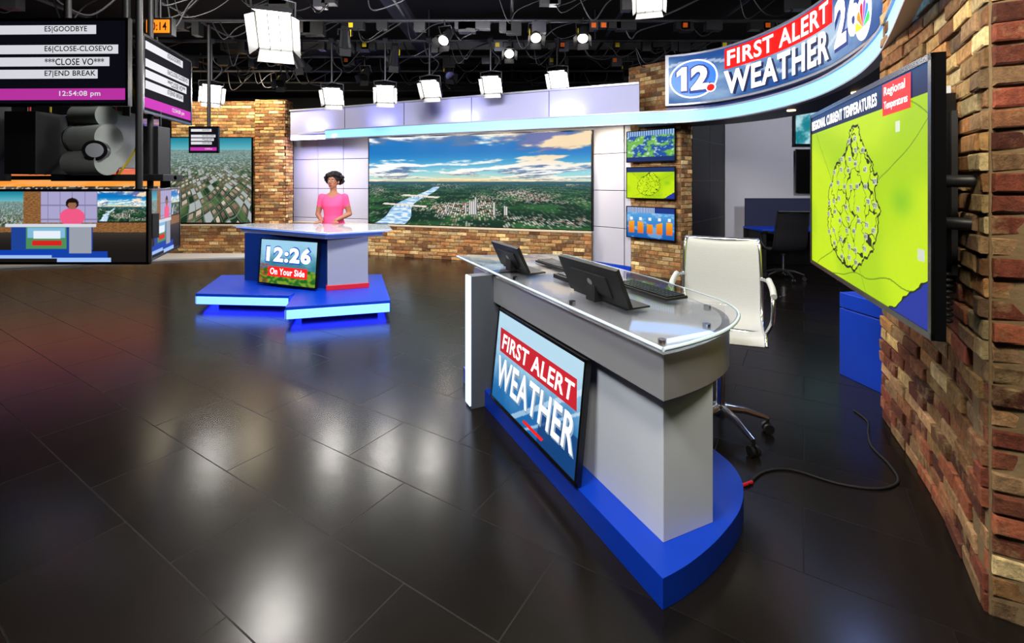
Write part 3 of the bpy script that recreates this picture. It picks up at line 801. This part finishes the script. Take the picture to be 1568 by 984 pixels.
mb.prism([(-3.78,6.60),(-2.40,6.03),(-2.1,6.25),(-2.15,6.75),(-3.6,6.85)],.2,.87,M_blued)
col=[(-2.34,5.92),(-1.88,6.10),(-2.02,6.5),(-2.5,6.3)]
mb.prism(col,.2,.90,M_grey); mb.prism([(-2.35,5.905),(-1.865,6.095),(-2.01,6.51),(-2.5,6.3)],.212,.275,M_red)
ct=[(-4.02,6.72),(-2.27,5.74),(-1.58,6.15),(-1.84,6.90),(-3.95,7.05)]
mb.prism(inset(ct,.14),.87,.935,M_silver)
mb.prism(ct,.945,.965,M_top); mb.prism(inset(ct,.05),.935,.945,M_ledb)
mb.obj('anchor_desk',bevel=.004)
q0=Vector((-3.39,6.36,0)); q1=Vector((-2.43,5.96,0)); dd=(q1-q0).normalized()
t=tv_body(1.02,.60,.05,.016)
def p_on(u,v):
    c=mixc((.20,.48,.55),(.62,.82,.93),sstep(.25,.9,v+.25*N(u*3,v*3,2.)))
    if v<.3+.05*math.sin(u*9): c=mixc((.12,.4,.12),(.5,.62,.15),sstep(-.3,.3,noise.noise(Vector((u*14,v*14,0)))))
    if u<.16 and v<.45: c=mixc(c,(.75,.15,.15),.6*sstep(-.2,.2,noise.noise(Vector((u*30,v*30,4)))))
    return c
t.grid(-.495,-.285,.495,.285,120,70,p_on)
t.text('12:26',-.40,-.02,.42,.22,mat('letter_blue',(.1,.25,.6),.5,emit=(.1,.28,.6),es=.8),off=.007,bold=.09)
t.text('12:26',-.38,-.0,.40,.20,M_wtext,off=.010,bold=.045)
t.patch(-.33,-.19,.36,-.06,M_rtext,off=.012); t.text('On Your Side',-.29,-.165,.32,-.08,M_wtext,off=.015,bold=.02)
t.obj('desk_monitor',frame(((q0.x+q1.x)/2-.02,(q0.y+q1.y)/2-.06,.535),dd,(.03,.07,1)),bevel=.002)

# ---------------------------------------------------------------- news anchor (local: faces -Y)
def build_anchor():
    b=MB()
    b.rings([(.48,.165,.12,0,0),(.62,.18,.135,0,0),(.80,.19,.14,0,0),(.92,.185,.135,0,0.005),(1.0,.155,.115,0,0),(1.07,.138,.10,0,0),(1.15,.148,.108,0,-.005),(1.22,.162,.125,0,-.015),(1.29,.172,.115,0,-.008),(1.35,.175,.09,0,0),(1.385,.145,.075,0,.005),(1.41,.09,.062,0,.008),(1.425,.055,.055,0,.01)],M_pink)
    b.tube([(0,.01,1.38),(0,.008,1.45),(0,-.005,1.54)],[.058,.050,.05],M_pink,14)
    arms=[]
    for s in (-1,1):
        sh=Vector((s*.17,0,1.355)); el=Vector((s*.238,.03,1.09)); wr=Vector((s*.10,-.27,1.012))
        b.tube([sh,sh.lerp(el,.3),sh.lerp(el,.7),el],[.058,.052,.043,.040],M_pink,14)
        b.ell(tuple(sh),(.06,.055,.055),M_pink); b.ell(tuple(el),(.041,.041,.041),M_pink)
        b.tube([el,el.lerp(wr,.3),wr],[.040,.038,.026],M_pink,14)
        arms.append((sh.lerp(el,.5),el,wr))
        b.tube([(s*.09,0,.9),(s*.09,-.005,.5),(s*.09,.02,.33),(s*.09,.02,.09)],[.085,.056,.052,.034],M_pink,14)
        b.ell((s*.095,-.03,.045),(.043,.115,.04),M_pink)
    vs,fs=remesh(b,.012,3)
    out=MB()
    skin=[];dress=[];shoe=[]
    for f in fs:
        c=sum((Vector(vs[i]) for i in f),Vector())/len(f)
        ax=abs(c.x); sk=False
        if c.z>1.40 and ax<.09: sk=True
        if c.z>1.34 and ax<.075 and c.y<0 and c.z>1.34+ax*.6: sk=True
        for a,e,w in arms:
            for p,q in ((a,e),(e,w)):
                d=q-p; t=clamp((c-p).dot(d)/d.length_squared,0 if (p is a) else -1,2)
                if t>0.02 and (p+d*t-c).length<.062 and (ax>.175 or c.y<-.15): sk=True
        if c.z<.475: sk=True
        (shoe if c.z<.075 else skin if sk else dress).append(f)
    def sub(fl,m):
        ids={};v2=[];f2=[]
        for f in fl:
            g=[]
            for i in f:
                if i not in ids: ids[i]=len(v2); v2.append(vs[i])
                g.append(ids[i])
            f2.append(g)
        out.add(v2,f2,m,True)
    sub(skin,M_skin); sub(dress,M_pink); sub(shoe,M_shoe)
    R=Matrix.Translation((0,-.005,1.595))@Matrix.Rotation(math.radians(-12),4,'Z')@Matrix.Scale(1.06,4)
    h=MB()
    h.ell((0,.015,.02),(.074,.092,.092),M_skin,24,16); h.ell((0,-.022,-.045),(.056,.062,.062),M_skin,20,12); h.ell((0,-.045,-.088),(.026,.024,.020),M_skin)
    h.tube([(0,-.078,.018),(0,-.094,-.012),(0,-.1,-.022)],[.008,.011,.013],M_skin,10)
    for s in (-1,1):
        h.ell((s*.013,-.09,-.024),(.009,.009,.007),M_skin); h.ell((s*.078,.012,-.01),(.009,.018,.03),M_skin)
        h.ell((s*.034,-.052,-.022),(.022,.022,.02),M_skin); h.ell((s*.03,-.068,.028),(.022,.014,.009),M_skin)
    hv,hf=remesh(h,.005,2); out.add(hv,hf,M_skin,True,T=R)
    for s in (-1,1):
        out.ell((s*.030,-.074,.008),(.014,.009,.0075),M_eye,12,8,T=R); out.ell((s*.030,-.081,.008),(.006,.004,.006),M_iris,10,6,T=R)
        out.tube([(s*.014,-.083,.028),(s*.03,-.083,.033),(s*.046,-.073,.027)],[.0025,.0032,.002],M_hair,6,T=R)
    out.tube([(-.023,-.079,-.056),(-.008,-.087,-.053),(0,-.088,-.055),(.008,-.087,-.053),(.023,-.079,-.056)],[.002,.0045,.004,.0045,.002],M_lip,8,T=R)
    out.tube([(-.020,-.079,-.058),(0,-.087,-.062),(.020,-.079,-.058)],[.002,.0058,.002],M_lip,8,T=R)
    rnd=random.Random(3)
    out.ell((0,.035,.045),(.098,.1,.1),M_hair,20,14,T=R)
    for i in range(460):
        th=rnd.uniform(0,2*math.pi); ph=rnd.uniform(-.7,math.pi/2)
        x=math.cos(ph)*math.cos(th);y=math.cos(ph)*math.sin(th);z=math.sin(ph)
        if y<-.35 and z<.46: continue
        if y<-.1 and z<.0: continue
        k=rnd.uniform(.96,1.06); r=rnd.uniform(.012,.020)
        out.ell((x*.128*k,.03+y*.118*k,.03+z*.105*k),(r,r,r),M_hair,8,6,T=R)
    for s in (-1,1):
        hb=MB(); T=Matrix.Translation((s*.10,-.27,1.008))@Matrix.Rotation(math.radians(s*18),4,'Z')
        hb.tube([(0,.02,.004),(0,-.02,-.005)],[.024,.024],M_skin,12)
        hb.ell((0,-.05,-.012),(.036,.045,.015),M_skin)
        for k,(fx,L) in enumerate(((-.027,.062),(-.009,.074),(.009,.07),(.027,.054))):
            y0=-.08; hb.tube([(fx*.9,y0+.03,-.012),(fx,y0-.005,-.010),(fx*1.08,y0-L*.45,-.014),(fx*1.12,y0-L*.8,-.026),(fx*1.12,y0-L,-.034)],[.010,.0095,.0088,.008,.0065],M_skin,8)
        hb.tube([(-s*.022,-.03,-.014),(-s*.045,-.058,-.02),(-s*.052,-.085,-.03)],[.012,.010,.0075],M_skin,8)
        v,f=remesh(hb,.0035,1); out.add(v,f,M_skin,True,T=T)
    return out.obj('news_anchor',Matrix.Translation((-2.77,7.24,0))@Matrix.Rotation(math.radians(6),4,'Z'))
build_anchor()

# ---------------------------------------------------------------- hanging rundown / return monitors at left
M_mag=mat('magenta_bar',(.3,.05,.3),.7,emit=(.72,.20,.62),es=.85,spec=.03)
M_sc=mat('screen_dark',(.02,.02,.03),.8,emit=(.05,.05,.09),es=.7,spec=.03)
M_rw=mat('rundown_white',(.3,.3,.3),.8,emit=(.90,.90,.93),es=.75,spec=.03)
M_rb=mat('rundown_black',(.02,.02,.02),.8,spec=.03)
def rundown(w,h):
    t=tv_body(w,h,.07,.022); a=w/2-.022; b=h/2-.022
    t.patch(-a,-b,a,b,M_sc,off=.002)
    H=2*b
    rows=[(.84,.95,'E5|GOODBYE',.60),(.60,.71,'E6|CLOSE-CLOSEVO',.90),(.45,.56,'***CLOSE VO***',.78),(.30,.41,'E7|END BREAK',.62)]
    for i,(y0,y1,s,xr) in enumerate(rows):
        t.patch(-a*.95,-b+H*y0,a*xr,-b+H*y1,M_rw,off=.004)
        t.text(s,-a*.10,-b+H*(y0+.012),-a*.10+len(s)*a*.058,-b+H*(y1-.012),M_rb,off=.006,bold=.014)
    t.patch(-a,-b+H*.04,a,-b+H*.18,M_mag,off=.004)
    t.text('12:54:08 pm',a*.10,-b+H*.07,a*.66,-b+H*.15,M_rw,off=.006,bold=.015)
    return t
def hang(t,w,h,M,topz=4.0,post=(0,-.12)):
    zc=M.translation.z
    t.cyl((post[0],-h*.3,post[1]),(post[0],topz-zc,post[1]),.025,M_blackm,12)
    t.box((-.12,-.12,-.13),(.12,.12,-.06),M_blackm)
M1=frame((-3.56,3.62,2.52),(1,-.02,0),(0,0,1)); t=rundown(1.2,.68); hang(t,1.2,.68,M1); t.obj('rundown_monitor',M1,bevel=.002)
a0=Vector((-3.16,3.99,2.53)); a1=Vector((-3.40,4.95,2.53))
M2=frame((a0+a1)/2,a1-a0,(0,0,1)); t=rundown((a1-a0).length,.68); hang(t,1,.68,M2); t.obj('rundown_monitor',M2,bevel=.002)
M3=frame((-3.50,3.72,1.237),(1,0,0),(0,0,1)); t=tv_body(1.22,.60,.06,.02); t.grid(-.59,-.28,.59,.28,220,110,SV)
t.cyl((.45,0,-.1),(.45,4.0-1.237,-.1),.025,M_blackm); t.box((.3,-.1,-.12),(.6,.1,-.05),M_blackm); t.obj('camera_return_monitor',M3,bevel=.002)
b0=Vector((-2.99,3.86,1.237)); b1=Vector((-3.36,4.72,1.237))
M4=frame((b0+b1)/2,b1-b0,(0,0,1)); t=tv_body((b1-b0).length,.60,.06,.02); w2=(b1-b0).length/2-.02; t.grid(-w2,-.28,w2,.28,120,80,SV); hang(t,1,.6,M4); t.obj('camera_return_monitor',M4,bevel=.002)
M5=frame((-4.62,7.0,2.22),(1,0,0),(0,0,1)); t=rundown(.44,.40); hang(t,.4,.4,M5); t.obj('rundown_monitor',M5)
mb=MB(); dx=-.42
mb.cyl((-3.55,4.3,2.2),(-3.55,4.3,4.0),.03,M_blackm)
mb.box((-3.52+dx,4.15,1.72),(-3.16+dx,4.5,2.24),M_camgrey)
mb.cyl((-3.42+dx,4.14,2.17),(-3.14+dx,4.10,2.17),.10,M_camgrey,24)
mb.cyl((-3.43+dx,4.12,1.97),(-3.08+dx,4.06,1.97),.125,M_camgrey,24); mb.cyl((-3.43+dx,4.10,1.76),(-3.08+dx,4.04,1.76),.11,M_camgrey,24)
for x in (-3.38,-3.28,-3.18):
    mb.cyl((x+dx,4.105,1.97),(x+dx+.015,4.10,1.97),.131,M_pipe,24)
mb.cyl((-3.14+dx,4.02,1.86),(-3.10+dx,3.94,1.86),.085,M_blackg,24); mb.cyl((-3.10+dx,3.94,1.86),(-3.097+dx,3.933,1.86),.06,M_silver,24)
mb.cyl((-3.43+dx,4.2,1.66),(-3.43+dx,4.2,1.72),.1,M_blackm)
mb.box((-4.10,4.15,1.60),(-3.1,4.4,1.66),M_blackm)
mb.box((-4.35,4.0,1.66),(-4.08,4.4,2.2),M_blackm); mb.box((-4.7,4.1,1.6),(-4.5,4.2,2.3),M_blackm)
mb.box((-3.36,4.25,1.66),(-3.22,4.4,2.1),M_blackm)
for k in range(12):
    x=-3.3-.11*k+.05*math.sin(k*3); r=random.Random(k)
    mb.tube(catm([(x,4.3,2.7),(x+r.uniform(-.08,.08),4.3,2.3),(x+r.uniform(-.1,.1),4.3,1.95),(x+r.uniform(-.1,.1),4.3,1.66)],6),.010,[M_blackg,M_blackm,M_yellow,M_red,M_blackg,M_blackm,M_pipe][k%7],6)
mb.tube([(-4.8,4.3,1.63),(-3.1,4.3,1.63)],.02,M_blackm)
mb.obj('studio_camera_rig',bevel=.004)
mb=MB(); mb.box((-3.42,4.35,2.96),(-3.17,4.41,3.12),M_blackm); mb.box((-3.40,4.342,2.98),(-3.19,4.35,3.10),M_orange); mb.text('10:14',-3.38,3.0,-3.21,3.08,M_black,lambda x,y,o:(x,4.341-o*.2,y),.002); mb.cyl((-3.3,4.38,3.1),(-3.3,4.38,4.0),.012,M_blackm); mb.obj('studio_clock')

# ---------------------------------------------------------------- lighting grid
mb=MB()
for y in (5.0,6.0,7.0,8.0,9.0,10.2,11.4,12.4): mb.cyl((-10,y,4.0),(7.5,y,4.0),.027,M_pipe,10)
for x in (-8,-6.4,-4.8,-3.2,-1.6,0,1.6,3.2,4.8): mb.cyl((x,1.2,4.06),(x,13,4.06),.027,M_pipe,10)
for y in (2.0,3.3): mb.cyl((-10,y,4.0),(1.2,y,4.0),.027,M_pipe,10)
for x in (-8,-4.8,-1.6,1.6):
    for y in (3,6,9,12): mb.cyl((x,y,4.0),(x,y,4.9),.012,M_pipe,6)
for (ya,za) in ((6.5,4.35),(6.8,4.35),(6.65,4.6)): mb.cyl((-9,ya,za),(6,ya,za),.022,M_pipe,8)
for i in range(50):
    x=-9+.3*i; mb.cyl((x,6.5,4.35),(x+.15,6.65,4.6),.009,M_pipe,5); mb.cyl((x+.15,6.65,4.6),(x+.3,6.8,4.35),.009,M_pipe,5)
mb.box((-6,9.6,4.3),(4,10.0,4.45),M_blackm); mb.cyl((-3,11.,4.5),(6,11.,4.5),.22,M_blackm,20); mb.box((-1.9,5.2,4.2),(-1.6,12,4.3),M_pipe)
r=random.Random(11)
for k in range(120):
    x=r.uniform(-7,5); y=r.choice((6,7,8,9,10.2)); 
    mb.tube(catm([(x,y,4.0),(x+r.uniform(.05,.2),y-.03,4.0-r.uniform(.1,.45)),(x+r.uniform(.25,.5),y,4.0-r.uniform(.05,.3)),(x+r.uniform(.5,.9),y,4.02)],6),r.uniform(.006,.013),r.choice([M_blackm,M_blackm,M_blackm,M_blackg,M_pipe]),5)
for k in range(80):
    x=r.uniform(-7,5); y=r.choice((6,7,8,9)); hh=r.uniform(.08,.2); mb.box((x,y-.06,4.-hh-.03),(x+r.uniform(.1,.3),y+.06,3.97),r.choice([M_blackm,M_blackm,M_pipe,M_black]))
    if k%5==0: mb.box((x+.02,y-.07,3.88),(x+.09,y-.06,3.95),r.choice([M_yellow,M_orangep]))
mb.obj('lighting_grid')

def area(name,loc,tgt,w,h,power,col,parent=None):
    l=D.lights.new(name,'AREA'); l.shape='RECTANGLE'; l.size=w; l.size_y=h; l.energy=power; l.color=col
    o=D.objects.new(name,l); scn.collection.objects.link(o)
    f=(Vector(tgt)-Vector(loc)).normalized(); up=Vector((0,0,1)) if abs(f.z)<.98 else Vector((0,1,0))
    rt=f.cross(up).normalized(); u2=rt.cross(f)
    M=Matrix.Identity(4)
    for i in range(3): M[i][0]=rt[i];M[i][1]=u2[i];M[i][2]=-f[i];M[i][3]=loc[i]
    o.matrix_world=M
    return o
def panel_light(loc,tgt,w,h,power,col=(1,.96,.9),hang_z=4.0,es=None):
    mb=MB(); loc=Vector(loc); f=(Vector(tgt)-loc).normalized(); rt=f.cross(Vector((0,0,1))).normalized(); up=rt.cross(f)
    T=frame(loc,rt,up)
    mb.box((-w/2-.02,-h/2-.02,.0),(w/2+.02,h/2+.02,.10),M_blackm); mb.box((-w*.3,-h*.3,.10),(w*.3,h*.3,.15),M_blackm)
    mb.box((-w/2,-h/2,-.004),(w/2,h/2,0),M_lightface)
    for x in (-w/6,w/6): mb.box((x-.005,-h/2,-.03),(x+.005,h/2,-.022),M_door)
    d=.36*h
    for (a,b,c,e) in (((-w/2,h/2,0),(w/2,h/2,0),(w/2*1.15,h/2+d*.65,-d*.85),(-w/2*1.15,h/2+d*.65,-d*.85)),
                      ((-w/2,-h/2,0),(w/2,-h/2,0),(w/2*1.15,-h/2-d*.65,-d*.85),(-w/2*1.15,-h/2-d*.65,-d*.85)),
                      ((-w/2,-h/2,0),(-w/2,h/2,0),(-w/2-d*.6,h/2*1.1,-d*.8),(-w/2-d*.6,-h/2*1.1,-d*.8)),
                      ((w/2,-h/2,0),(w/2,h/2,0),(w/2+d*.6,h/2*1.1,-d*.8),(w/2+d*.6,-h/2*1.1,-d*.8))):
        mb.add([a,b,c,e],[(0,1,2,3)],M_door)
    mb.tube([(-w/2-.03,0,.05),(-w/2-.05,h*.75,.08),(0,h*.85,.08),(w/2+.05,h*.75,.08),(w/2+.03,0,.05)],.012,M_pipe,6)
    Ti=T.inverted(); topw=T@Vector((0,h*.85,.08)); p1=Vector((topw.x,topw.y,hang_z))
    mb.tube([Ti@topw,Ti@p1],.016,M_pipe,8); mb.box((-.04,-.04,-.04),(.04,.04,.05),M_pipe,T=Matrix.Translation(Ti@p1))
    mb.tube(catm([Ti@(topw+Vector((.03,0,0))),Ti@(topw+Vector((.15,.05,.2))),Ti@(topw+Vector((.02,.02,.35))),Ti@p1],5),.008,M_pipe,6)
    o=mb.obj('studio_light_panel',T)
    if power>0:
        l=area('lamp',loc+f*.02,tgt,w,h,power,col); l.parent=o; l.matrix_parent_inverse=T.inverted()
    return o
def spot_fixture(loc,tgt,r=.08,lens=True):
    mb=MB(); loc=Vector(loc); f=(Vector(tgt)-loc).normalized(); rt=f.cross(Vector((0,0,1))).normalized(); up=rt.cross(f); T=frame(loc,rt,up)
    mb.cyl((0,0,0),(0,0,.22),r,M_blackm,20,r1=r*.75); mb.cyl((0,0,-.08),(0,0,0),r*1.15,M_blackm,20,r1=r); mb.cyl((0,0,-.083),(0,0,-.08),r*.95,M_lampsm if lens else M_blackg,20)
    mb.box((-r*.6,-r*.6,.2),(r*.6,r*.6,.28),M_blackm)
    mb.tube([(-r-.02,0,.1),(-r-.02,r*1.8,.1),(r+.02,r*1.8,.1),(r+.02,0,.1)],.01,M_pipe,6)
    Ti=T.inverted(); topw=T@Vector((0,r*1.8,.1)); p1=Vector((topw.x,topw.y,4.0)); mb.tube([Ti@topw,Ti@p1],.014,M_blackm,8)
    mb.box((r*.9,-.03,.1),(r*1.05,.03,.18),M_yellow)
    for a in (0,1,2,3):
        c,s=math.cos(a*math.pi/2),math.sin(a*math.pi/2)
        q=[(c*r-s*r,s*r+c*r,-.08),(c*r+s*r,s*r-c*r,-.08),(c*r*1.6+s*r,s*r*1.6-c*r,-.18),(c*r*1.6-s*r,s*r*1.6+c*r,-.18)]
        mb.add(q,[(0,1,2,3)],M_blackm)
    return mb.obj('studio_spotlight',T)
for (x,z,tx) in ((-5.15,3.08,-1.5),(-3.07,3.04,-2.6),(-2.17,3.08,-1.2),(-1.39,3.17,-2.2),(-.35,3.24,-1.2),(.79,3.33,-.8)):
    panel_light((x,8.0,z),(tx,4.0,.4),.27,.27,17)
panel_light((-2.54,5.0,3.2),(-1.6,2.6,.4),.32,.42,34)
panel_light((1.5,5.1,3.56),(.8,2.6,.6),.26,.22,18)
for loc,tg,ln in (((-.05,7.9,3.78),(.2,4,1),1),((.35,7.0,3.78),(.6,4,1),1),((1.05,6.9,3.75),(.4,4,.5),1),((-2.0,7.9,3.66),(-3,10.5,1),0),((-3.6,7.9,3.62),(-3,10,1),0),((2.2,8.9,3.7),(2.2,7,2),0),((-4.4,8.9,3.5),(-4,6,1),0),((-2.8,8.9,3.62),(-3,6,1),0),((-1.2,8.9,3.65),(0,6,1),0),((.9,8.9,3.75),(.5,7,1),0),((-1.0,7.0,3.74),(-2,4,1),1),((-2.5,7.0,3.7),(-3.5,10,1),0)):
    spot_fixture(loc,tg,lens=bool(ln))
panel_light((-1.3,.6,3.7),(.6,2.5,.7),.9,.6,105,(1,.98,.95))  # panels from here down are unseen, added overhead as key and fill light
panel_light((.3,.4,3.8),(2.1,2.4,1.6),.8,.5,120,(1,.91,.72))
panel_light((.3,3.6,3.8),(2.3,2.7,1.4),.6,.4,85,(1,.90,.68))
panel_light((-1.4,3.6,3.8),(-2.8,7.0,1.1),.8,.5,120,(1,.97,.93))
panel_light((-4.6,4.3,3.9),(-6.0,10.4,1.6),.8,.5,130,(1,.93,.82))
panel_light((-.4,4.2,3.9),(-.8,9.6,1.4),.8,.5,145,(.92,.90,1))
panel_light((1.6,4.3,3.9),(2.9,6.2,3.1),.5,.4,25,(1,.95,.95))
panel_light((5.6,6.2,3.6),(5.2,9.,1.4),.5,.4,60,(.95,.95,1))
for k in range(7):
    x=-4.3+k*.92; y=10.55-(x+5.05)*.336-.28
    area('soffit_wash_lamp',(x,y,2.58),(x+.03,y+.14,0),.7,.06,30,(1,.84,.58))
for k in range(3):
    x=-7.2+k*.9; area('added_wall_lamp',(x,9.7,3.9),(x,10.5,1.2),.6,.1,26,(1,.84,.58))  # unseen lamps added to brighten the left brick wall
area('added_wall_lamp',(-5.3,9.6,3.9),(-5.3,10.4,1.5),.4,.1,28,(1,.84,.58))  # unseen lamp added to brighten the brick pier
for (x,y) in ((-4.2,10.0),(-2.6,9.3),(-.9,8.62),(.9,7.85)):
    area('fascia_accent_lamp',(x-.05,y-.12,2.72),(x+.03,y+.12,3.1),.5,.04,5,(.42,.42,1))
area('panel_accent_lamp',(-4.3,10.0,2.55),(-4.1,10.7,1.2),1.2,.1,36,(.55,.5,1))
area('office_accent_lamp',(2.9,3.75,2.4),(3.1,3.9,0),.3,.2,12,(.3,.45,1))
